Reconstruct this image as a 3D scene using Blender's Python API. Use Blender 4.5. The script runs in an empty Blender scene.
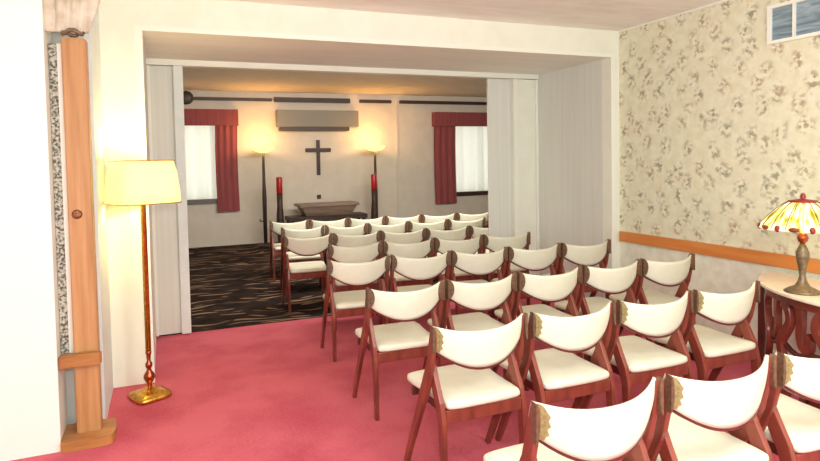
import bpy, bmesh, math, random
from mathutils import Vector, Matrix
random.seed(7)
C = bpy.context.scene.collection
S = bpy.context.scene
PI = math.pi

# ------------------------------------------------------------------ camera
H = 1.53
cam = bpy.data.cameras.new('camera'); camo = bpy.data.objects.new('camera', cam); C.objects.link(camo)
S.camera = camo
yaw, pit, rol = math.radians(21.361), math.radians(2.204), math.radians(-1.16)
Fw = Vector((math.sin(yaw)*math.cos(pit), math.cos(yaw)*math.cos(pit), -math.sin(pit)))
R0 = Vector((math.cos(yaw), -math.sin(yaw), 0)); U0 = R0.cross(Fw)
Rr = R0*math.cos(rol) + U0*math.sin(rol); Ur = -R0*math.sin(rol) + U0*math.cos(rol)
camo.matrix_world = Matrix(((Rr.x, Ur.x, -Fw.x, 0), (Rr.y, Ur.y, -Fw.y, 0), (Rr.z, Ur.z, -Fw.z, H), (0, 0, 0, 1)))
cam.sensor_width = 36; cam.lens = 582.07*36/820
cam.shift_x = (410-389.93)/820; cam.shift_y = (182.8-230.5)/820
cam.clip_start = .05

# ------------------------------------------------------------------ world, lights, exposure
S.view_settings.view_transform = 'Standard'; S.view_settings.look = 'None'
S.view_settings.exposure = .2; S.view_settings.gamma = 1; S.view_settings.use_curve_mapping = False
w = bpy.data.worlds.new('world'); S.world = w; w.use_nodes = True
bg = w.node_tree.nodes['Background']; bg.inputs[0].default_value = (.88, 1, .98, 1); bg.inputs[1].default_value = 1.55
def light(name, kind, loc, power, col=(1, 1, 1), size=.1, rot=(0, 0, 0), sy=None):
    l = bpy.data.lights.new(name, kind); l.energy = power; l.color = col
    if kind == 'AREA':
        l.size = size
        if sy: l.shape = 'RECTANGLE'; l.size_y = sy
    else: l.shadow_soft_size = size
    o = bpy.data.objects.new(name, l); C.objects.link(o); o.location = loc; o.rotation_euler = rot
    return o
light('camera_flash', 'POINT', (.12, -.05, 1.72), 80, (.90, 1, .94), .06)
light('fill_light_front', 'POINT', (1.7, .6, 2.1), 75, (.90, 1, .96), .25)  # added fill out of view to brighten the front ceiling, no pendant hangs here
light('fill_light_behind', 'POINT', (1.9, -.9, 1.9), 75, (.90, 1, .96), .35)  # invented fill behind the camera, lifts the front room and its ceiling
light('fill_light_chapel', 'AREA', (3.0, 6.0, 2.74), 120, (1, .96, .88), 4.5, (math.radians(55), 0, 0), .25)  # unseen area light added behind the header to brighten the chapel

# ------------------------------------------------------------------ materials
def lin(c): return tuple(((v/255)/12.92 if v/255 <= .04045 else ((v/255+.055)/1.055)**2.4) for v in c)
def rgb(r, g, b): return lin((r, g, b)) + (1,)
def mat(name, col, rough=.6, metal=0, emit=0, ecol=None, spec=.5):
    m = bpy.data.materials.new(name); m.use_nodes = True
    b = m.node_tree.nodes['Principled BSDF']
    b.inputs['Base Color'].default_value = col; b.inputs['Roughness'].default_value = rough
    b.inputs['Metallic'].default_value = metal; b.inputs['Specular IOR Level'].default_value = spec
    if emit:
        b.inputs['Emission Color'].default_value = ecol or col; b.inputs['Emission Strength'].default_value = emit
    return m
def nodes(m): return m.node_tree.nodes, m.node_tree.links, m.node_tree.nodes['Principled BSDF']
def ramp(N, stops):
    r = N.new('ShaderNodeValToRGB'); e = r.color_ramp.elements
    while len(e) < len(stops): e.new(.5)
    for i, (p, c) in enumerate(stops): e[i].position = p; e[i].color = c
    return r
def coords(N, L, scale=(1, 1, 1), kind='Object'):
    t = N.new('ShaderNodeTexCoord'); mp = N.new('ShaderNodeMapping'); mp.inputs['Scale'].default_value = scale
    L.new(t.outputs[kind], mp.inputs['Vector']); return mp
def noisy(name, c1, c2, scale=(5, 5, 5), nscale=3, detail=4, rough=.6, lo=.35, hi=.65, bump=0, **k):
    m = mat(name, c1, rough, **k); N, L, b = nodes(m)
    mp = coords(N, L, scale); n = N.new('ShaderNodeTexNoise'); n.inputs['Scale'].default_value = nscale; n.inputs['Detail'].default_value = detail
    L.new(mp.outputs[0], n.inputs['Vector']); r = ramp(N, [(lo, c1), (hi, c2)]); L.new(n.outputs['Fac'], r.inputs[0]); L.new(r.outputs[0], b.inputs['Base Color'])
    if bump:
        bp = N.new('ShaderNodeBump'); bp.inputs['Strength'].default_value = bump; bp.inputs['Distance'].default_value = .01
        L.new(n.outputs['Fac'], bp.inputs['Height']); L.new(bp.outputs[0], b.inputs['Normal'])
    return m
M = {}
M['cream_wall'] = noisy('cream_wall', rgb(238, 236, 220), rgb(243, 241, 226), nscale=1.2, rough=.7)
M['blue_white'] = noisy('blue_white', rgb(222, 228, 226), rgb(230, 234, 230), nscale=1.5, rough=.6)
M['panel_grey'] = noisy('panel_grey', rgb(222, 221, 212), rgb(229, 227, 218), scale=(30, 30, .6), nscale=1.2, rough=.65)
M['white_trim'] = mat('white_trim', rgb(244, 242, 230), .5)
M['ceiling'] = noisy('ceiling', rgb(240, 236, 228), rgb(250, 247, 240), scale=(1.2, 5, 1), nscale=2, detail=6, rough=.85, bump=.2)
M['soffit'] = noisy('soffit', rgb(238, 236, 226), rgb(244, 242, 234), scale=(.6, 5, 1), nscale=1.5, rough=.8)
M['chapel_wall'] = noisy('chapel_wall', rgb(214, 204, 188), rgb(220, 210, 196), nscale=1, rough=.75)
M['chapel_ceiling'] = noisy('chapel_ceiling', rgb(226, 214, 198), rgb(234, 222, 208), nscale=1, rough=.85)
M['orange_wood'] = noisy('orange_wood', rgb(214, 130, 62), rgb(226, 146, 76), scale=(3, .4, 6), nscale=4, rough=.4, bump=.05)
M['pine'] = noisy('pine', rgb(176, 122, 72), rgb(200, 148, 96), scale=(9, 9, .5), nscale=3, detail=6, rough=.45, bump=.05)
M['pine_dark'] = noisy('pine_dark', rgb(158, 102, 52), rgb(190, 130, 74), scale=(1, 9, 9), nscale=3, detail=5, rough=.4)
M['knot'] = noisy('knot', rgb(90, 50, 28), rgb(170, 105, 60), nscale=20, rough=.5)
M['mahogany'] = noisy('mahogany', rgb(106, 44, 36), rgb(140, 66, 50), scale=(6, 2, 2), nscale=3, rough=.32)
M['mahogany_dark'] = noisy('mahogany_dark', rgb(80, 34, 30), rgb(108, 50, 42), scale=(6, 2, 2), nscale=3, rough=.35)
M['tan_wood'] = noisy('tan_wood', rgb(134, 120, 76), rgb(164, 148, 98), nscale=18, rough=.5)
M['cap_wood'] = noisy('cap_wood', rgb(84, 58, 42), rgb(116, 84, 60), nscale=14, rough=.4)
M['vinyl'] = noisy('vinyl', rgb(222, 218, 196), rgb(229, 226, 206), nscale=2, rough=.42, bump=.02)
M['brass'] = noisy('brass', rgb(190, 138, 52), rgb(228, 184, 90), nscale=10, rough=.25, metal=1)
M['copper'] = mat('copper', rgb(176, 92, 62), .25, 1)
M['bronze'] = noisy('bronze', rgb(110, 92, 70), rgb(140, 120, 94), nscale=12, rough=.4, metal=.5)
M['dark_metal'] = mat('dark_metal', rgb(62, 46, 40), .45)
M['dark_wood'] = noisy('dark_wood', rgb(50, 34, 28), rgb(72, 48, 38), scale=(1, 6, 6), nscale=4, rough=.5)
M['altar_wood'] = noisy('altar_wood', rgb(130, 108, 92), rgb(152, 128, 110), scale=(.7, 5, 6), nscale=3, rough=.45)
M['curtain_red'] = noisy('curtain_red', rgb(140, 66, 68), rgb(154, 78, 78), scale=(30, 30, 1), nscale=2, rough=.85)
M['fabric_beige'] = noisy('fabric_beige', rgb(196, 182, 158), rgb(220, 210, 190), nscale=3, rough=.8)
M['ac_grey'] = mat('ac_grey', rgb(132, 126, 114), .5)
M['ac_dark'] = mat('ac_dark', rgb(70, 58, 50), .5)
M['candle_red'] = mat('candle_red', rgb(160, 12, 20), .35, emit=.08, ecol=rgb(220, 20, 24))
M['stone_top'] = noisy('stone_top', rgb(240, 226, 200), rgb(250, 240, 222), nscale=5, rough=.25)
M['cord'] = mat('cord', rgb(110, 120, 130), .6)
M['red_finial'] = mat('red_finial', rgb(150, 40, 34), .35)
M['daylight_glass'] = mat('daylight_glass', rgb(235, 245, 245), .2, emit=.8, ecol=(1, 1, .98, 1))
M['sill'] = mat('sill', rgb(112, 104, 100), .5)

def sheer():
    m = bpy.data.materials.new('sheer'); m.use_nodes = True; N = m.node_tree.nodes; L = m.node_tree.links
    N.clear(); o = N.new('ShaderNodeOutputMaterial'); mx = N.new('ShaderNodeMixShader'); mx.inputs[0].default_value = .75
    d = N.new('ShaderNodeBsdfDiffuse'); t = N.new('ShaderNodeBsdfTranslucent')
    d.inputs[0].default_value = rgb(232, 234, 224); t.inputs[0].default_value = rgb(240, 240, 230)
    L.new(d.outputs[0], mx.inputs[1]); L.new(t.outputs[0], mx.inputs[2]); L.new(mx.outputs[0], o.inputs[0]); return m
M['sheer'] = sheer()
def lampshade(name, col, strength):
    m = mat(name, col, .8, emit=strength, ecol=col); return m
M['shade_cream'] = lampshade('shade_cream', rgb(255, 248, 160), .62)
M['bowl_glow'] = lampshade('bowl_glow', rgb(255, 222, 130), 1.6)

def carpet_red():
    m = mat('carpet_red', rgb(180, 66, 84), .95, spec=.1); N, L, b = nodes(m)
    mp = coords(N, L); n1 = N.new('ShaderNodeTexNoise'); n1.inputs['Scale'].default_value = 2.2; n1.inputs['Detail'].default_value = 5
    n2 = N.new('ShaderNodeTexNoise'); n2.inputs['Scale'].default_value = 60; n2.inputs['Detail'].default_value = 3
    L.new(mp.outputs[0], n1.inputs['Vector']); L.new(mp.outputs[0], n2.inputs['Vector'])
    a = N.new('ShaderNodeMath'); a.operation = 'MULTIPLY_ADD'; a.inputs[1].default_value = .35
    L.new(n2.outputs['Fac'], a.inputs[0]); L.new(n1.outputs['Fac'], a.inputs[2])
    r = ramp(N, [(.45, rgb(186, 80, 96)), (.75, rgb(208, 104, 118))]); L.new(a.outputs[0], r.inputs[0]); L.new(r.outputs[0], b.inputs['Base Color'])
    bp = N.new('ShaderNodeBump'); bp.inputs['Strength'].default_value = .3; bp.inputs['Distance'].default_value = .006
    L.new(n2.outputs['Fac'], bp.inputs['Height']); L.new(bp.outputs[0], b.inputs['Normal'])
    return m
M['carpet_red'] = carpet_red()
def carpet_dark():
    m = mat('carpet_dark', rgb(40, 30, 26), .95, spec=.1); N, L, b = nodes(m)
    mp = coords(N, L); nd = N.new('ShaderNodeTexNoise'); nd.inputs['Scale'].default_value = 1.4; nd.inputs['Detail'].default_value = 1
    L.new(mp.outputs[0], nd.inputs['Vector'])
    ad = N.new('ShaderNodeVectorMath'); ad.operation = 'MULTIPLY_ADD'; ad.inputs[1].default_value = (.15, .6, 0)
    L.new(nd.outputs['Color'], ad.inputs[0]); L.new(mp.outputs[0], ad.inputs[2])
    prev = None
    for k, (sx, sy, off, lo) in enumerate(((.8, 7.0, 0, .655), (1.3, 8.4, 7.3, .665))):
        mq = N.new('ShaderNodeMapping'); mq.inputs['Scale'].default_value = (sx, sy, 1); mq.inputs['Location'].default_value = (off, off, off); mq.inputs['Rotation'].default_value = (0, 0, .05*(1-2*k))
        L.new(ad.outputs[0], mq.inputs['Vector'])
        n = N.new('ShaderNodeTexNoise'); n.inputs['Scale'].default_value = 2.3; n.inputs['Detail'].default_value = .5; L.new(mq.outputs[0], n.inputs['Vector'])
        r = N.new('ShaderNodeMapRange'); r.inputs[1].default_value = lo; r.inputs[2].default_value = lo+.03; L.new(n.outputs['Fac'], r.inputs[0])
        if prev is None: prev = r
        else:
            mxm = N.new('ShaderNodeMath'); mxm.operation = 'MAXIMUM'; L.new(prev.outputs[0], mxm.inputs[0]); L.new(r.outputs[0], mxm.inputs[1]); prev = mxm
    nb = N.new('ShaderNodeTexNoise'); nb.inputs['Scale'].default_value = 5; L.new(mp.outputs[0], nb.inputs['Vector'])
    base = ramp(N, [(.4, rgb(34, 26, 24)), (.65, rgb(54, 42, 36))]); L.new(nb.outputs['Fac'], base.inputs[0])
    mx = N.new('ShaderNodeMixRGB'); mx.inputs[2].default_value = rgb(146, 118, 94); L.new(prev.outputs[0], mx.inputs[0]); L.new(base.outputs[0], mx.inputs[1])
    L.new(mx.outputs[0], b.inputs['Base Color'])
    return m
M['carpet_dark'] = carpet_dark()
def wallpaper():
    # lives on the plane x = const: pattern runs in (y, z)
    m = mat('wallpaper', rgb(222, 212, 170), .75); N, L, b = nodes(m)
    t = N.new('ShaderNodeTexCoord'); sp = N.new('ShaderNodeSeparateXYZ'); cb = N.new('ShaderNodeCombineXYZ')
    L.new(t.outputs['Object'], sp.inputs[0]); L.new(sp.outputs['Y'], cb.inputs[0]); L.new(sp.outputs['Z'], cb.inputs[1])
    nw = N.new('ShaderNodeTexNoise'); nw.inputs['Scale'].default_value = 11; nw.inputs['Detail'].default_value = 2
    L.new(cb.outputs[0], nw.inputs['Vector'])
    ad = N.new('ShaderNodeVectorMath'); ad.operation = 'MULTIPLY_ADD'; ad.inputs[1].default_value = (.11, .11, 0)
    L.new(nw.outputs['Color'], ad.inputs[0]); L.new(cb.outputs[0], ad.inputs[2])
    mp = N.new('ShaderNodeMapping'); mp.inputs['Scale'].default_value = (6.6, 4.8, 1); mp.inputs['Rotation'].default_value = (0, 0, .75)
    L.new(ad.outputs[0], mp.inputs['Vector'])
    v = N.new('ShaderNodeTexVoronoi'); v.voronoi_dimensions = '2D'; v.inputs['Scale'].default_value = 1; v.inputs['Randomness'].default_value = .45
    L.new(mp.outputs[0], v.inputs['Vector'])
    near = N.new('ShaderNodeMapRange'); near.inputs[1].default_value = .14; near.inputs[2].default_value = .46; near.inputs[3].default_value = 1; near.inputs[4].default_value = 0
    L.new(v.outputs['Distance'], near.inputs[0])
    n2 = N.new('ShaderNodeTexNoise'); n2.inputs['Scale'].default_value = 26; n2.inputs['Detail'].default_value = 3; L.new(cb.outputs[0], n2.inputs['Vector'])
    fl = N.new('ShaderNodeMapRange'); fl.inputs[1].default_value = .46; fl.inputs[2].default_value = .58; L.new(n2.outputs['Fac'], fl.inputs[0])
    mu = N.new('ShaderNodeMath'); mu.operation = 'MULTIPLY'; L.new(near.outputs[0], mu.inputs[0]); L.new(fl.outputs[0], mu.inputs[1])
    n3 = N.new('ShaderNodeTexNoise'); n3.inputs['Scale'].default_value = 3; L.new(cb.outputs[0], n3.inputs['Vector'])
    mc = N.new('ShaderNodeMixRGB'); mc.inputs[1].default_value = rgb(186, 160, 130); mc.inputs[2].default_value = rgb(162, 156, 130)
    cr = ramp(N, [(.4, (0, 0, 0, 1)), (.6, (1, 1, 1, 1))]); L.new(n3.outputs['Fac'], cr.inputs[0]); L.new(cr.outputs[0], mc.inputs[0])
    n4 = N.new('ShaderNodeTexNoise'); n4.inputs['Scale'].default_value = 14; n4.inputs['Detail'].default_value = 4; L.new(cb.outputs[0], n4.inputs['Vector'])
    base = ramp(N, [(.35, rgb(226, 219, 188)), (.65, rgb(236, 231, 206))]); L.new(n4.outputs['Fac'], base.inputs[0])
    mx = N.new('ShaderNodeMixRGB'); L.new(mu.outputs[0], mx.inputs[0]); L.new(base.outputs[0], mx.inputs[1]); L.new(mc.outputs[0], mx.inputs[2])
    L.new(mx.outputs[0], b.inputs['Base Color']); return m
M['wallpaper'] = wallpaper()
M['dado'] = noisy('dado', rgb(230, 229, 208), rgb(244, 242, 224), nscale=2.5, detail=6, rough=.7)
def speckle():
    m = mat('speckle', rgb(190, 188, 176), .8); N, L, b = nodes(m)
    mp = coords(N, L); n = N.new('ShaderNodeTexNoise'); n.inputs['Scale'].default_value = 75; n.inputs['Detail'].default_value = 3
    L.new(mp.outputs[0], n.inputs['Vector']); r = ramp(N, [(.40, rgb(84, 82, 74)), (.5, rgb(164, 160, 146)), (.62, rgb(206, 202, 186))])
    L.new(n.outputs['Fac'], r.inputs[0]); L.new(r.outputs[0], b.inputs['Base Color']); return m
M['speckle'] = speckle()
def wavy_glass():
    m = mat('wavy_glass', rgb(128, 148, 160), .25); N, L, b = nodes(m)
    mp = coords(N, L, (1, 2, 14)); n = N.new('ShaderNodeTexNoise'); n.inputs['Scale'].default_value = 1.6; n.inputs['Distortion'].default_value = 1.2
    L.new(mp.outputs[0], n.inputs['Vector']); r = ramp(N, [(.35, rgb(108, 128, 142)), (.65, rgb(160, 178, 186))]); L.new(n.outputs['Fac'], r.inputs[0]); L.new(r.outputs[0], b.inputs['Base Color']); return m
M['wavy_glass'] = wavy_glass()
def art_glass():
    m = mat('art_glass', rgb(240, 215, 110), .4); N, L, b = nodes(m)
    t = N.new('ShaderNodeTexCoord'); sp = N.new('ShaderNodeSeparateXYZ'); L.new(t.outputs['Object'], sp.inputs[0])
    at = N.new('ShaderNodeMath'); at.operation = 'ARCTAN2'; L.new(sp.outputs['Y'], at.inputs[0]); L.new(sp.outputs['X'], at.inputs[1])
    cb = N.new('ShaderNodeCombineXYZ'); L.new(at.outputs[0], cb.inputs[0]); L.new(sp.outputs['Z'], cb.inputs[1])
    mp = N.new('ShaderNodeMapping'); mp.inputs['Scale'].default_value = (5, 9, 1); L.new(cb.outputs[0], mp.inputs['Vector'])
    n = N.new('ShaderNodeTexNoise'); n.inputs['Scale'].default_value = 1.3; n.inputs['Detail'].default_value = 1; L.new(mp.outputs[0], n.inputs['Vector'])
    r = ramp(N, [(.34, rgb(150, 130, 30)), (.42, rgb(238, 206, 80)), (.50, rgb(255, 238, 160)), (.62, rgb(255, 250, 214))])
    L.new(n.outputs['Fac'], r.inputs[0]); L.new(r.outputs[0], b.inputs['Base Color']); L.new(r.outputs[0], b.inputs['Emission Color'])
    b.inputs['Emission Strength'].default_value = .62; return m
M['art_glass'] = art_glass()
M['amber_glass'] = mat('amber_glass', rgb(120, 52, 20), .3, emit=.15, ecol=rgb(170, 60, 20))
M['lead'] = mat('lead', rgb(92, 70, 40), .5)

# ------------------------------------------------------------------ mesh helpers
class MB:
    def __init__(s): s.bm = bmesh.new()
    def box(s, a, b, bev=0):
        x0, y0, z0 = a; x1, y1, z1 = b
        r = bmesh.ops.create_cube(s.bm, size=1, matrix=Matrix.Translation(((x0+x1)/2, (y0+y1)/2, (z0+z1)/2)) @ Matrix.Diagonal((abs(x1-x0), abs(y1-y0), abs(z1-z0), 1)))
        if bev:
            es = {e for v in r['verts'] for e in v.link_edges}
            bmesh.ops.bevel(s.bm, geom=list(es), offset=bev, segments=2, affect='EDGES')
        return s
    def loft(s, rings, cap=True, closed=True):
        vs = [[s.bm.verts.new(p) for p in r] for r in rings]; n = len(vs[0])
        for a, b in zip(vs, vs[1:]):
            for i in range(n if closed else n-1): s.bm.faces.new((a[i], a[(i+1) % n], b[(i+1) % n], b[i]))
        if cap and closed: s.bm.faces.new(vs[0][::-1]); s.bm.faces.new(vs[-1])
        return s
    def prism(s, pts, d0, d1, axis='x'):
        f = {'x': lambda p, d: (d, p[0], p[1]), 'y': lambda p, d: (p[0], d, p[1]), 'z': lambda p, d: (p[0], p[1], d)}[axis]
        return s.loft([[f(p, d0) for p in pts], [f(p, d1) for p in pts]])
    def lathe(s, prof, n=24, c=(0, 0), square=0):
        rings = []
        for r, z in prof:
            r = max(r, .0005)
            if square: ring = [(c[0]+r*x, c[1]+r*y, z) for x, y in sq(n, square)]
            else: ring = [(c[0]+r*math.cos(2*PI*i/n), c[1]+r*math.sin(2*PI*i/n), z) for i in range(n)]
            rings.append(ring)
        return s.loft(rings)
    def tube(s, path, r, n=10):
        path = [Vector(p) for p in path]; rings = []
        rr = r if isinstance(r, (list, tuple)) else [r]*len(path)
        up = Vector((0, 0, 1))
        for i, p in enumerate(path):
            t = (path[min(i+1, len(path)-1)] - path[max(i-1, 0)]).normalized()
            if abs(t.dot(up)) > .98: a = Vector((1, 0, 0))
            else: a = up
            u = t.cross(a).normalized(); v = t.cross(u)
            rings.append([tuple(p + u*rr[i]*math.cos(2*PI*k/n) + v*rr[i]*math.sin(2*PI*k/n)) for k in range(n)])
        return s.loft(rings)
    def build(s, name, m, parent=None, loc=None, smooth=False, bevel=0, label=None):
        bmesh.ops.recalc_face_normals(s.bm, faces=s.bm.faces)
        me = bpy.data.meshes.new(name); s.bm.to_mesh(me); s.bm.free(); me.materials.append(M[m])
        if smooth:
            for p in me.polygons: p.use_smooth = True
        o = bpy.data.objects.new(name, me); C.objects.link(o)
        if parent: o.parent = parent
        if loc: o.location = loc
        if bevel:
            b = o.modifiers.new('bevel', 'BEVEL'); b.width = bevel; b.segments = 2; b.limit_method = 'ANGLE'
        if label: o['label'] = label
        return o
def sq(n, k=4):
    out = []
    for i in range(n):
        a = 2*PI*i/n; c, s_ = math.cos(a), math.sin(a)
        d = (abs(c)**k + abs(s_)**k)**(-1/k); out.append((c*d, s_*d))
    return out
def smooth_closed(pts, it=2):
    for _ in range(it):
        q = []
        for i, p in enumerate(pts):
            n = pts[(i+1) % len(pts)]
            q.append((p[0]*.75+n[0]*.25, p[1]*.75+n[1]*.25)); q.append((p[0]*.25+n[0]*.75, p[1]*.25+n[1]*.75))
        pts = q
    return pts
def tag(o, label, cat, group=None):
    o['label'] = label; o['category'] = cat
    if group: o['group'] = group
    return o
def thing(name, label, cat, loc, rz=0, group=None):
    o = bpy.data.objects.new(name, None); C.objects.link(o); o.location = loc; o.rotation_euler = (0, 0, rz)
    return tag(o, label, cat, group)
def struct(o, label=None):
    o['kind'] = 'structure'
    if label: o['label'] = label
    return o
def box(name, a, b, m, parent=None, bevel=0): return MB().box(a, b).build(name, m, parent, bevel=bevel)

# ------------------------------------------------------------------ setting
ZC, ZR = 2.71, 2.88
XR, YF, YB, YW = 4.08, 4.39, 5.55, 11.23
XL, XO, ZH = -.095, 3.98, 2.46
struct(box('floor', (-4, -1.5, -.1), (XR+.1, YB, 0), 'carpet_red'), 'red carpet floor of the front room')
struct(box('floor_chapel', (-2.2, YB, -.1), (8.6, YW, 0), 'carpet_dark'), 'dark patterned carpet floor of the chapel beyond the opening')
struct(box('ceiling', (-4, -1.5, ZC), (XR+.1, YF, ZC+.1), 'ceiling'), 'pale textured ceiling of the front room')
struct(box('ceiling_chapel', (-2.2, YB+.1, ZR), (8.6, YW+.1, ZR+.1), 'chapel_ceiling'), 'beige ceiling of the chapel')
# right wall: wallpaper above the rail, pale dado below
wr = struct(MB().box((XR, -1.5, .75), (XR+.1, YF, ZC)).build('wall_right', 'wallpaper'), 'wallpapered right wall')
struct(MB().box((XR, -1.5, 0), (XR+.1, YF, .75)).build('wall_right_dado', 'dado'), 'pale plain wall below the wooden rail')
struct(MB().box((XR-.025, -1.5, .715), (XR, YF-.02, .81), .004).build('trim_1', 'orange_wood'), 'orange wooden chair rail on the right wall')
struct(MB().box((XR-.02, -1.5, 0), (XR, YF-.02, .1)).build('baseboard_right', 'white_trim'))
struct(MB().box((XR-.012, -1.5, ZC-.012), (XR, YF, ZC)).build('trim_2', 'white_trim'))
# front wall with the deep cased opening
m = MB()
m.box((-4, YF, 0), (XL-.0, YF+.12, ZC))
m.box((XL, YF, ZH), (XO, YF+.12, ZC))
m.box((XO, YF, 0), (XR+.1, YF+.12, ZC))
struct(m.build('wall_front', 'cream_wall'), 'cream wall around the wide opening')
struct(box('wall_reveal_left', (XL-.12, YF+.12, 0), (XL, YB+.1, ZH+.1), 'panel_grey'))
struct(box('wall_reveal_right', (XO, YF+.12, 0), (XO+.12, YB+.1, ZH+.1), 'panel_grey'), 'grey panelled return wall inside the opening')
struct(box('ceiling_soffit', (XL, YF+.12, ZH), (XO, YB+.1, ZH+.1), 'soffit'), 'low soffit inside the opening')
m = MB(); m.box((XL, YF-.006, ZH-.0), (XO, YF+.0, ZH+.035)); m.box((XO, YF-.006, 0), (XO+.045, YF, ZH+.035)); m.box((XL-.05, YF-.006, 0), (XL, YF, ZH+.035))
struct(m.build('trim_3', 'white_trim'), 'white trim round the opening')
struct(box('trim_4', (XL, YB-.03, ZH-.05), (XO, YB+.06, ZH), 'white_trim'), 'white door track across the opening')
struct(box('wall_above_track', (-2.2, YB+.1, ZH), (8.6, YB+.2, ZR), 'chapel_wall'))
struct(box('wall_chapel_near_left', (-2.2, YB+.1, 0), (XL-.12, YB+.2, ZH), 'chapel_wall'))
struct(box('wall_chapel_near_right', (XO+.12, YB+.1, 0), (8.6, YB+.2, ZH), 'chapel_wall'))
struct(box('wall_chapel_left', (-2.3, YB+.1, 0), (-2.2, YW+.1, ZR), 'chapel_wall'))
struct(box('wall_chapel_right', (8.6, YB+.1, 0), (8.7, YW+.1, ZR), 'chapel_wall'))
# far wall with two window openings
WL = (-.45, .98, .885, 2.3); WR_ = (5.8, 7.3, .815, 2.3)
m = MB(); xs = [-2.2, WL[0], WL[1], WR_[0], WR_[1], 8.6]
for i in (0, 2, 4): m.box((xs[i], YW, 0), (xs[i+1], YW+.1, ZR))
for W_ in (WL, WR_):
    m.box((W_[0], YW, 0), (W_[1], YW+.1, W_[2])); m.box((W_[0], YW, W_[3]), (W_[1], YW+.1, ZR))
struct(m.build('wall_far', 'chapel_wall'), 'plain far wall of the chapel')
struct(box('trim_5', (4.545, YW-.03, .0), (4.575, YW, ZR-.1), 'chapel_wall'), 'thin vertical batten on the far wall')
# wing wall beside the floor lamp
struct(box('wall_left_return', (-.62, 3.80, 0), (-.36, YF, ZC), 'blue_white'), 'short white return wall at the left of the opening')
# window frames in the far wall
for i, W_ in enumerate((WL, WR_)):
    f = struct(MB().box((W_[0]-.04, YW-.03, W_[2]-.09), (W_[1]+.04, YW-.002, W_[2])).build('window_%d' % (i+1), 'sill' if i == 0 else 'dark_wood'), ('grey' if i == 0 else 'dark') + ' sill of chapel window')
    box('window_pane', (W_[0], YW+.06, W_[2]), (W_[1], YW+.07, W_[3]), 'daylight_glass', f)
    box('window_bar', ((W_[0]+W_[1])/2-.02, YW+.03, W_[2]), ((W_[0]+W_[1])/2+.02, YW+.058, W_[3]), 'white_trim', f)
# high window on the right wall
f = MB(); y0, y1, z0, z1 = 2.0, 2.915, 2.30, 2.57
f.box((XR-.03, y0, z0), (XR, y1, z0+.022)); f.box((XR-.03, y0, z1-.022), (XR, y1, z1)); f.box((XR-.03, y0, z0+.022), (XR, y0+.022, z1-.022)); f.box((XR-.03, y1-.025, z0+.022), (XR, y1, z1-.022))
f = struct(f.build('window_3', 'white_trim'), 'small high window with white frame on the wallpapered wall')
for yy in (2.73, 2.54, 2.35, 2.16): box('muntin', (XR-.025, yy-.008, z0+.022), (XR-.008, yy+.008, z1-.022), 'white_trim', f)
box('window_pane', (XR-.008, y0+.02, z0+.02), (XR-.002, y1-.02, z1-.02), 'wavy_glass', f)

# ------------------------------------------------------------------ folding door stacks in the opening
def door_stack(num, x0, x1, yb, sections, label):
    r = struct(MB().box((x0, yb, .01), (x1, yb+.03, ZH-.055)).build('door_%d' % num, 'panel_grey', bevel=.003), label)
    for (a, b, d, mt) in sections:
        MB().box((a, yb-d, .01), (b, yb-.0005, ZH-.055), .003).build('door_leaf', mt, r)
    return r
door_stack(1, XL, .20, YB+.0, [(XL, XL+.025, .03, 'white_trim'), (.12, .20, .05, 'blue_white')], 'grey folding door leaves stacked at the left of the opening')
door_stack(2, 3.36, XO, YB+.03, [(3.64, 3.70, .07, 'white_trim'), (3.70, 3.95, .03, 'cream_wall'), (3.95, XO, .05, 'white_trim')], 'folding door leaves stacked at the right of the opening')

# ------------------------------------------------------------------ left wooden divider
struct(box('wall_left', (-3.2, 3.52, 0), (-.555, 3.76, ZC), 'white_trim'), 'white wall at the far left edge')
t = thing('room_divider', 'pine framed room divider with speckled panel at the far left', 'divider', (-.42, 3.64, 0))
MB().box((-.065, -.055, .05), (.055, .055, 2.23), .006).build('post', 'pine', t)
k = MB(); k.lathe([(.0, 0), (.018, .001), (.026, .003), (.014, .006), (0, .007)], 16)
k.bm.transform(Matrix.Translation((-.02, -.055, 1.27)) @ Matrix.Rotation(PI/2, 4, 'X')); k.build('knot', 'knot', t, smooth=True)
MB().box((-.133, -.115, .44), (.075, -.056, .51), .008).build('rail', 'pine_dark', t)
MB().prism(smooth_closed([(-.133, -.15), (-.13, -.15), (.09, -.15), (.13, -.12), (.13, .04), (.11, .10), (-.13, .10), (-.133, .10)], 2), 0, .055, 'z').build('foot', 'pine_dark', t, bevel=.006)
MB().box((-.133, -.01, .5), (-.07, .01, 2.2)).build('panel', 'speckle', t)
MB().box((-.09, -.02, .5), (-.066, .02, 2.2)).build('panel_edge', 'white_trim', t)

# beige swag gathered at the top of the post
m = MB(); rows = 26; cols = 40; g = []
tie = Vector((-.42, 3.58, 2.255))
for i in range(rows):
    a = i/(rows-1); ring = []
    for j in range(cols):
        b = j/(cols-1)
        topx = -.285 - b*.265
        p = Vector((topx, 3.66-.02*math.sin(b*40), ZC-.002))
        q = tie + Vector((.075-.215*b, .01*math.sin(b*25), 0))
        s_ = a**1.1
        pt = p.lerp(q, s_); sag = math.sin(a*PI)*.12*b
        pt.z -= sag*.2; pt.y += -.05*math.sin(a*PI) + .018*math.sin(b*22+a*5)*(1-a*.6)
        if b < .12: pt.x += .04*math.sin(a*PI)*(1-b/.12)
        ring.append(tuple(pt))
    g.append(ring)
m.loft(g, cap=False, closed=False)
o = m.build('curtain_swag', 'fabric_beige', smooth=True); sm = o.modifiers.new('solid', 'SOLIDIFY'); sm.thickness = .006
tag(o, 'beige gathered drape hanging from the ceiling above the pine post', 'curtain')
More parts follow.
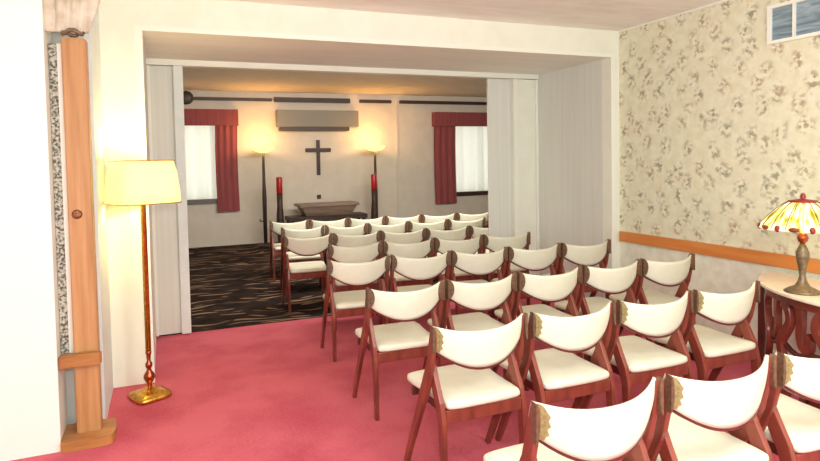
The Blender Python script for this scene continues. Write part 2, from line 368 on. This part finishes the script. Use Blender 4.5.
MB().tube([(-.055+.05*math.cos(a_)*1, -.0+.03*math.sin(a_), .012*math.sin(3*a_)) for a_ in [2*PI*q/14 for q in range(15)]], .011, 8).build('tie', 'bronze', o, loc=tuple(tie+Vector((.05, 0, -.0))), smooth=True)

tag(MB().tube([(-.9+.05*q, 4.35-.06*math.sin(q*.5), .012+.02*max(0, math.sin(q*.5))) for q in range(7)], .006, 8).build('power_cord', 'cord', smooth=True), 'thin grey cord on the carpet behind the pine post', 'cord')

# ------------------------------------------------------------------ brass floor lamp
def floor_lamp():
    L_ = thing('floor_lamp', 'brass floor lamp with a glowing cream shade beside the opening', 'lamp', (-.122, 4.12, 0), math.radians(24))
    MB().lathe([(0, .0), (.112, .0), (.116, .012), (.11, .03), (.07, .045), (.04, .055), (.02, .075), (0, .076)], 48, square=5).build('base', 'brass', L_, smooth=True)
    MB().lathe([(0, .07), (.016, .07), (.012, .09), (.024, .105), (.036, .13), (.034, .15), (.018, .175), (.012, .19), (.022, .205), (.022, .225), (.012, .24), (.014, .28), (.02, .30), (.012, .315), (0, .316)], 24).build('turning', 'copper', L_, smooth=True)
    MB().lathe([(0, .31), (.018, .31), (.018, 1.27), (.02, 1.275), (.02, 1.30), (0, 1.30)], 16).build('pole', 'brass', L_, smooth=True)
    r = [(.252, 1.285), (.247, 1.37), (.232, 1.48), (.210, 1.56)]
    rings = [[(a*x*.79, a*y*.79, z) for x, y in sq(64, 5)] for a, z in r]
    m = MB(); m.loft(rings, cap=False); o = m.build('lamp_shade', 'shade_cream', L_, smooth=True)
    s_ = o.modifiers.new('solid', 'SOLIDIFY'); s_.thickness = .004
    for a, z in ((.253, 1.286), (.211, 1.56)):
        m = MB(); m.tube([(a*x*.79, a*y*.79, z) for x, y in sq(64, 5)+sq(64, 5)[:1]], .0035, 6)
        m.build('shade_piping', 'brass', o, smooth=True)
    m = MB()
    for a_ in (0, PI/2, PI, 3*PI/2): m.tube([(0, 0, 1.295), (.18*math.cos(a_), .18*math.sin(a_), 1.30)], .003, 6)
    m.build('shade_holder', 'brass', L_)
    MB().lathe([(0, 1.30), (.02, 1.31), (.03, 1.36), (.024, 1.4), (0, 1.42)], 16).build('bulb', 'bowl_glow', L_, smooth=True)
    l = light('floor_lamp_light', 'POINT', (0, 0, 1.45), 8, (1, .88, .55), .04); l.parent = L_
floor_lamp()

# ------------------------------------------------------------------ console table with lamp at the right wall
TY, TA, TB, TZ = 1.97, .70, .88, .685
def ell(k, n=40, x1=XR-.03):
    pts = [(XR-.03, TY-TB*k)]
    for i in range(n+1):
        a = -PI/2 + PI*i/n; pts.append((XR-.03-(TA-.03)*k*math.cos(a), TY+TB*k*math.sin(a)))
    return pts
t = thing('console_table', 'bow fronted dark red console table with scrolled legs and pale top', 'table', (0, 0, 0))
MB().prism(ell(1.0), TZ-.022, TZ, 'z').build('table_top', 'stone_top', t, bevel=.006)
MB().prism(ell(.95), TZ-.075, TZ-.022, 'z').build('apron', 'mahogany', t, bevel=.004)
def ep(ang, k=.92): return Vector((XR-.03-(TA-.03)*k*math.cos(ang), TY+TB*k*math.sin(ang), 0))
def flat_board(a0, path, widths, k, depth, name):
    """a board cut to a scrolled outline, standing along the rim of the table"""
    p0 = ep(a0, k); tang = (ep(a0+.05)-ep(a0-.05)).normalized(); nor = Vector((tang.y, -tang.x, 0))
    P = []
    for i in range(len(path)-1):            # Catmull-Rom through the outline's spine
        a, b, c, d = [Vector(path[max(0, min(len(path)-1, i+q))]) for q in (-1, 0, 1, 2)]
        for q in range(6):
            u = q/6; P.append((.5*((2*b)+(c-a)*u+(2*a-5*b+4*c-d)*u*u+(3*b-a-3*c+d)*u**3), widths[i]*(1-u)+widths[i+1]*u))
    P.append((Vector(path[-1]), widths[-1])); rings = []
    for i, (p, w_) in enumerate(P):
        d = (P[min(i+1, len(P)-1)][0]-P[max(i-1, 0)][0]).normalized(); n = Vector((-d.y, d.x))
        ring = []
        for sx, sd in ((-1, -1), (1, -1), (1, 1), (-1, 1)):
            q = p+n*w_/2*sx; ring.append(tuple(p0+tang*q.x+nor*depth/2*sd+Vector((0, 0, q.y))))
        rings.append(ring)
    MB().loft(rings).build(name, 'mahogany', t, bevel=.006)
S_PATH = [(0, TZ-.07), (.05, TZ-.11), (.065, TZ-.18), (.02, TZ-.25), (-.03, TZ-.32), (-.02, TZ-.40), (.03, TZ-.50), (.04, TZ-.58), (0, .0)]
def spath(f_): return [(x*f_, z) for x, z in S_PATH]
for a0, f_ in ((.98, 1), (.60, -1), (.18, 1), (-.35, -1), (-.85, 1)):
    flat_board(a0, spath(f_), [.07, .06, .05, .055, .06, .05, .045, .04, .06], .92, .04, 'leg')
for a0, f_ in ((.80, 1), (.40, -1), (-.1, 1), (-.6, -1)):
    flat_board(a0, [(x*f_, z) for x, z in [(-.03, TZ-.07), (-.02, TZ-.16), (-.025, TZ-.25), (0, TZ-.315), (.04, TZ-.31), (.05, TZ-.26), (.03, TZ-.22)]], [.06, .045, .045, .045, .045, .035, .02], .9, .035, 'scroll')
m = MB(); pts = [ep(-1.0+1.95*i/24, .9)+Vector((0, 0, .33+.02*math.sin(i*1.3))) for i in range(25)]; m.tube(pts, .016, 8); m.build('stretcher', 'mahogany_dark', t, smooth=True)
MB().box((XR-.03-.2, TY-.9, .0), (XR-.03-.16, TY-.86, TZ-.03)).build('leg', 'mahogany_dark', t)
MB().box((XR-.03-.14, TY+.86, .0), (XR-.03-.10, TY+.90, TZ-.03)).build('leg', 'mahogany_dark', t)

def table_lamp(loc):
    t = thing('table_lamp', 'bronze table lamp with yellow stained glass shade on the console table', 'lamp', loc)
    MB().lathe([(0, 0), (.092, 0), (.095, .008), (.075, .022), (.04, .04), (.024, .07), (.016, .1), (.022, .15), (.033, .205), (.036, .24), (.022, .275), (.012, .30), (0, .30)], 28).build('body', 'bronze', t, smooth=True)
    MB().lathe([(0, .295), (.012, .297), (.024, .31), (.03, .33), (.024, .35), (.012, .362), (0, .363)], 20).build('knop', 'copper', t, smooth=True)
    MB().lathe([(0, .36), (.008, .36), (.008, .60), (0, .60)], 10).build('stem', 'bronze', t)
    n = 96; prof = [(.075, .545), (.10, .53), (.14, .495), (.18, .455), (.212, .415), (.225, .395)]
    rings = []
    for q, (r, z) in enumerate(prof):
        ring = []
        for i in range(n):
            a = 2*PI*i/n; fl = 1+.03*math.cos(a*16)*(q/5)
            dz = -.010*abs(math.sin(a*8))*(q == 5)
            ring.append((r*fl*math.cos(a), r*fl*math.sin(a), z+dz))
        rings.append(ring)
    m = MB(); m.loft(rings, cap=False); sh = m.build('lamp_shade', 'art_glass', t, smooth=True); s_ = sh.modifiers.new('s', 'SOLIDIFY'); s_.thickness = .004
    m = MB()
    for i in range(16):
        a = 2*PI*(i+.5)/16
        m.tube([((r+.003)*(1-.03*q/5)*math.cos(a), (r+.003)*(1-.03*q/5)*math.sin(a), z+.002) for q, (r, z) in enumerate(prof)], .0022, 5)
    m.build('leading', 'lead', sh)
    for i in range(16):
        a = 2*PI*i/16; m = MB()
        bmesh.ops.create_uvsphere(m.bm, u_segments=10, v_segments=8, radius=1, matrix=Matrix.Translation((.222*math.cos(a), .222*math.sin(a), .398)) @ Matrix.Rotation(a, 4, 'Z') @ Matrix.Diagonal((.012, .028 if i % 2 else .016, .014 if i % 2 else .02, 1)))
        m.build('glass_drop', 'amber_glass' if i % 2 else 'red_finial', sh, smooth=True)
    MB().lathe([(0, .548), (.078, .546), (.074, .556), (.03, .562), (.012, .566), (.016, .578), (.012, .592), (0, .60)], 24).build('finial', 'red_finial', t, smooth=True)
    MB().lathe([(0, .40), (.02, .41), (.026, .44), (.018, .47), (0, .48)], 12).build('bulb', 'bowl_glow', t, smooth=True)
    l = light('table_lamp_light', 'POINT', (0, 0, .44), 3.5, (1, .84, .5), .03); l.parent = t
table_lamp((3.57, 2.34, TZ))

# ------------------------------------------------------------------ far wall furnishings
def window_dressing(xa, xb, pan, label, sheers):
    t = thing('window_curtain', label, 'curtain', (0, 0, 0))
    m = MB(); m.box((xa, YW-.14, 2.23), (xb, YW-.11, 2.53)); m.box((xa, YW-.11, 2.23), (xa+.02, YW-.003, 2.53)); m.box((xb-.02, YW-.11, 2.23), (xb, YW-.003, 2.53)); m.build('valance', 'curtain_red', t, bevel=.006)
    for (a, b, z) in pan:
        pts = []
        n = 24
        top = [(a+(b-a)*i/n, YW-.075+.009*math.sin(i*.9)) for i in range(n+1)]
        rings = []
        for zz in (z, 1.2, 1.8, 2.4):
            rings.append([(x+.01*math.sin(zz*3), y_, zz) for x, y_ in top] + [(x+.01*math.sin(zz*3), y_+.008, zz) for x, y_ in reversed(top)])
        MB().loft(rings).build('drape', 'curtain_red', t, smooth=False)
    for (a, b, z) in sheers:
        n = 60; rings = []
        for zz in (z, 2.4): rings.append([(a+(b-a)*i/n, YW-.04+.026*math.sin(i*.62+.8*math.sin(i*.21)), zz) for i in range(n+1)])
        MB().loft(rings, cap=False, closed=False).build('sheer', 'sheer', t, smooth=True)
window_dressing(-.75, 1.35, [(.93, 1.33, .64), (-.75, -.45, .64)], 'dark red curtain and valance round the left chapel window', [(-.45, .96, .89)])
window_dressing(5.37, 7.75, [(5.39, 5.90, .585), (7.3, 7.7, .585)], 'dark red curtain and valance round the right chapel window', [(5.86, 7.3, .82)])

rods = [(.55, 2.0, 2.728, .028, True), (2.03, 3.55, 2.735, .045, False), (3.75, 4.44, 2.735, .032, False), (4.62, 7.6, 2.735, .032, False)]
lab = ['long dark wooden pole with round finial above the left window', 'thick dark wooden pole above the grey air conditioner', 'short dark wooden pole above the right torchiere', 'long dark wooden pole above the right window']
for (a, b, z, r, fin), lb in zip(rods, lab):
    t = thing('curtain_pole', lb, 'pole', (a, YW-.05, z), 0, 'dark poles along the top of the far wall')
    MB().box((-.0, -.03, -r), (b-a, .03, r), .01).build('pole', 'dark_wood', t)
    for xx in (.12, b-a-.12): MB().box((xx-.015, .03, -.02), (xx+.015, .049, .02)).build('bracket', 'dark_wood', t)
    if fin:
        m = MB(); m.lathe([(0, 0), (.06, .0), (.12, .05), (.14, .12), (.13, .18), (.07, .235), (0, .25)], 24)
        m.bm.transform(Matrix.Diagonal((.9, .35, 1, 1))); m.bm.transform(Matrix.Rotation(-PI/2, 4, 'Y')); m.build('finial', 'dark_metal', t, loc=(0.02, 0, .01), smooth=True)

t = thing('air_conditioner', 'grey wall mounted air conditioner above the cross', 'air conditioner', (2.87, YW, 2.2))
MB().box((-.81, -.19, .01), (.81, -.002, .33), .008).build('case', 'ac_grey', t)
MB().box((-.76, -.17, -.065), (.62, -.002, .008), .006).build('air_outlet', 'ac_dark', t)

t = thing('wall_cross', 'plain dark wooden cross hanging on the chapel wall', 'cross', (2.88, YW, 1.27))
MB().box((-.035, -.035, 0), (.035, -.002, .69), .004).build('upright', 'dark_wood', t)
MB().box((-.255, -.042, .455), (.255, -.006, .53), .004).build('crossbar', 'dark_wood', t)

tag(MB().box((2.835, YW-.03, .80), (2.915, YW-.002, .88), .006).build('wall_socket', 'dark_metal'), 'small dark wall socket below the cross', 'socket')

def torchiere(x, y, label):
    t = thing('torchiere_lamp', label, 'lamp', (x, y, 0), 0, 'torchieres flanking the altar')
    MB().lathe([(0, 0), (.15, 0), (.15, .02), (.05, .04), (.025, .06), (0, .06)], 24).build('base', 'dark_metal', t, smooth=True)
    MB().lathe([(0, .05), (.032, .05), (.04, .9), (.028, 1.2), (.022, 1.72), (0, 1.72)], 14).build('pole', 'dark_metal', t, smooth=True)
    MB().tube([(-.02, 0, .46), (-.09, 0, .46), (-.09, 0, .50)], .012, 8).build('switch_knob', 'dark_metal', t)
    m = MB(); m.loft([[(r*math.cos(2*PI*i/28), r*math.sin(2*PI*i/28), z) for i in range(28)] for r, z in ((.03, 1.72), (.10, 1.735), (.17, 1.77), (.205, 1.82))], cap=False)
    o = m.build('glass_bowl', 'bowl_glow', t, smooth=True); s_ = o.modifiers.new('s', 'SOLIDIFY'); s_.thickness = .005
    l = light('torchiere_light', 'POINT', (0, 0, 1.90), 15, (1, .56, .20), .05); l.parent = t
torchiere(1.74, 10.80, 'lit torchiere floor lamp left of the altar')
torchiere(3.92, 10.80, 'lit torchiere floor lamp right of the altar')

def candle_stand(x, y, label):
    t = thing('candle_stand', label, 'candle', (x, y, 0), 0, 'red glass candles beside the altar')
    MB().lathe([(0, 0), (.13, 0), (.13, .03), (.06, .06), (.05, .12), (.07, .45), (.062, .62), (.05, .75), (.055, .985), (0, .985)], 18).build('stand', 'dark_wood', t, smooth=True)
    MB().lathe([(0, .985), (.05, .985), (.055, 1.0), (.055, 1.26), (.05, 1.27), (0, 1.265)], 18).build('candle_glass', 'candle_red', t, smooth=True)
candle_stand(1.96, 10.48, 'tall red candle on a dark stand left of the altar')
candle_stand(3.77, 10.48, 'tall red candle on a dark stand right of the altar')

t = thing('altar', 'brown wooden altar with flared sides below the cross', 'altar', (2.87, 10.62, 0))
MB().box((-.75, -.17, .45), (.75, .28, .53), .008).build('plinth', 'dark_wood', t)
for sx in (-.69, .69):
    for sy in (-.12, .22): MB().box((sx-.03, sy-.03, 0), (sx+.03, sy+.03, .45)).build('leg', 'dark_wood', t)
m = MB(); m.loft([[(-.43, -.14, .53), (.43, -.14, .53), (.43, .2, .53), (-.43, .2, .53)], [(-.47, -.18, .60), (.47, -.18, .60), (.47, .22, .60), (-.47, .22, .60)], [(-.53, -.22, .705), (.53, -.22, .705), (.53, .26, .705), (-.53, .26, .705)]]); m.build('body', 'altar_wood', t, bevel=.01)
MB().box((-.57, -.25, .705), (.57, .28, .755), .01).build('altar_top', 'altar_wood', t)

# ------------------------------------------------------------------ folding chairs
def strip(path, widths):
    """outline of a bent board in the y-z plane"""
    P = [Vector(p) for p in path]; A = []; B = []
    for i, p in enumerate(P):
        d = (P[min(i+1, len(P)-1)]-P[max(i-1, 0)]).normalized(); n = Vector((-d.y, d.x))
        A.append(p+n*widths[i]/2); B.append(p-n*widths[i]/2)
    return A, B
def board(path, widths, x0, x1, m='mahogany', name='leg', parent=None, tilt=0):
    A, B = strip(path, widths); mb = MB()
    rings = []
    for a, b in zip(A, B):
        dx = tilt*(1-a.y/.78)
        rings.append([(x0+dx, a.x, a.y), (x1+dx, a.x, a.y), (x1+dx, b.x, b.y), (x0+dx, b.x, b.y)])
    mb.loft(rings); return mb.build(name, m, parent, bevel=.004)
def back_y(u): return -.040+.075*abs(u)**2.2
def back_surface(u, v, off=0):
    zt = .750+.030*abs(u)**2.4; zb = .576+.098*abs(u)**2.1
    z = zb+(zt-zb)*v
    return (u*.243, back_y(u)+off-.018*(v-.5)*1.0, z)
def make_chair(near):
    t = bpy.data.objects.new('folding_chair', None); C.objects.link(t)
    for s in (-1, 1):
        xa, xb = (s*.226, s*.250)
        board([(.016, .776), (.020, .76), (.030, .70), (.060, .58), (.115, .46), (.17, .36), (.27, .17), (.355, 0)], [.014, .026, .042, .05, .062, .05, .04, .030], min(xa, xb), max(xa, xb), parent=t)
        xa, xb = (s*.201, s*.2255)
        board([(.09, .58), (.06, .50), (.02, .42), (-.004, .34), (-.012, .17), (-.014, 0)], [.04, .056, .06, .05, .04, .03], min(xa, xb), max(xa, xb), parent=t)
    MB().box((-.2005, -.02, .335), (.2005, .002, .398)).build('rear_rail', 'mahogany', t, bevel=.004)
    MB().box((-.22, .30, .355), (.22, .322, .40)).build('front_rail', 'mahogany_dark', t, bevel=.004)
    for s in (-1, 1): MB().box((min(s*.17, s*.195), .003, .36), (max(s*.17, s*.195), .299, .398)).build('side_rail', 'mahogany_dark', t, bevel=.003)
    # seat
    half = [(.185, -.035), (.200, .0), (.200, .14), (.206, .24), (.218, .30), (.220, .37), (.205, .405)]
    out = [(-.0, -.04)]+half+[(0, .41)]+[(-x, y) for x, y in reversed(half)]
    out = smooth_closed(out, 2); n = len(out)
    mb = MB(); rings = []
    for k, z in ((.97, .402), (1.0, .410), (1.0, .424), (.985, .434), (.95, .439), (.7, .443), (.3, .444)):
        rings.append([(x*k, .185+(y-.185)*k, z) for x, y in out])
    mb.loft(rings); mb.build('seat', 'vinyl', t, smooth=True)
    # backrest
    nu, nv = 28, 8; mb = MB(); F = []; Bk = []
    def surf(th):
        return [[mb.bm.verts.new(back_surface(-1+2*i/nu, j/nv, th(j/nv, -1+2*i/nu))) for i in range(nu+1)] for j in range(nv+1)]
    rear = surf(lambda v, u: -.006-.006*math.sin(v*PI)); front = surf(lambda v, u: .008+.008*math.sin(v*PI))
    for G, rev in ((rear, 0), (front, 1)):
        for j in range(nv):
            for i in range(nu):
                f = (G[j][i], G[j][i+1], G[j+1][i+1], G[j+1][i]); mb.bm.faces.new(f[::-1] if rev else f)
    for i in range(nu):
        mb.bm.faces.new((rear[0][i], front[0][i], front[0][i+1], rear[0][i+1])); mb.bm.faces.new((rear[nv][i], rear[nv][i+1], front[nv][i+1], front[nv][i]))
    for j in range(nv):
        mb.bm.faces.new((rear[j][0], rear[j+1][0], front[j+1][0], front[j][0])); mb.bm.faces.new((rear[j][nu], front[j][nu], front[j+1][nu], rear[j+1][nu]))
    bk = mb.build('backrest', 'vinyl', t, smooth=True)
    # wooden rim under the backrest
    mb = MB(); rings = []
    for i in range(41):
        u = -1+2*i/40; x, y, z = back_surface(u, 0, 0)
        rings.append([(x, y-.008, z+.002), (x, y+.016, z+.002), (x, y+.016, z-.009), (x, y-.006, z-.009)])
    mb.loft(rings); mb.build('back_rim', 'mahogany_dark', t)
    # wooden ends of the posts, seen on the back of the backrest
    for s in (-1, 1):
        if near and s < 0:
            pts = [(.965, -.02), (.94, -.01), (.88, .05), (.865, .18), (.83, .26), (.855, .38), (.82, .5), (.85, .62), (.83, .74), (.87, .84), (.92, .98), (.965, .99)]
            a = [back_surface(s*u, v, -.0135) for u, v in pts]; b = [(x, y+.013, z) for x, y, z in a]
            mb = MB(); mb.loft([a, b]); mb.build('end_plate', 'tan_wood', t)
        kx = .016 if near else .048
        pts = [(s*.253, .655)]+[(s*(.253-kx*math.sin(q*PI/16)), .722-.064*math.cos(q*PI/16)) for q in range(1, 17)]
        mb = MB(); mb.prism(pts, -.004, .022 if near else .036, 'y'); mb.build('post_cap', 'cap_wood', t, bevel=.006)
    return t
base = make_chair(False); base_near = make_chair(True); used = set()
def copy_chair(b):
    if b.name not in used: used.add(b.name); return b
    r = b.copy(); C.objects.link(r)
    for ch in b.children:
        c = ch.copy(); C.objects.link(c); c.parent = r
    return r
rows = [(1, 1.01, .545, 4, 1.46, 1.46), (2, 1.085, .537, 4, 2.33, 2.35), (3, 1.085, .527, 5, 3.20, 3.22), (4, 1.14, .516, 5, 4.28, 4.10),
        (5, 1.375, .513, 4, 5.08, 4.91), (6, 1.125, .512, 5, 5.88, 5.66), (7, 1.25, .512, 5, 6.68, 6.42), (8, 1.26, .508, 6, 7.5, 7.12)]
rname = {1: 'row nearest camera', 2: 'second row from camera', 3: 'third row from camera', 4: 'fourth row, before opening', 5: 'fifth row, inside opening', 6: 'sixth row, past opening',
         7: 'seventh row, dark carpet', 8: 'eighth row, dark carpet', 9: 'last row before altar'}
def pos(i, n):
    if n == 2: return ('left seat', 'right seat')[i]
    if i == 0: return 'leftmost seat'
    if i == n-1: return 'rightmost seat'
    return {1: 'second', 2: 'third', 3: 'fourth', 4: 'fifth'}[i] + ' from left'
for (r, x0, dx, n, ya, yb) in rows:
    for i in range(n):
        o = copy_chair(base_near if r <= 2 else base)
        f = (i+.5)/n
        o.location = (x0+dx*(i+.5), ya+(yb-ya)*f, 0)
        o.rotation_euler = (0, 0, math.atan2(yb-ya, dx*n)+random.uniform(-.02, .02))
        tag(o, 'white folding chair, red-brown frame, %s, %s' % (rname[r], pos(i, n)), 'chair', 'folding chairs set out in rows')
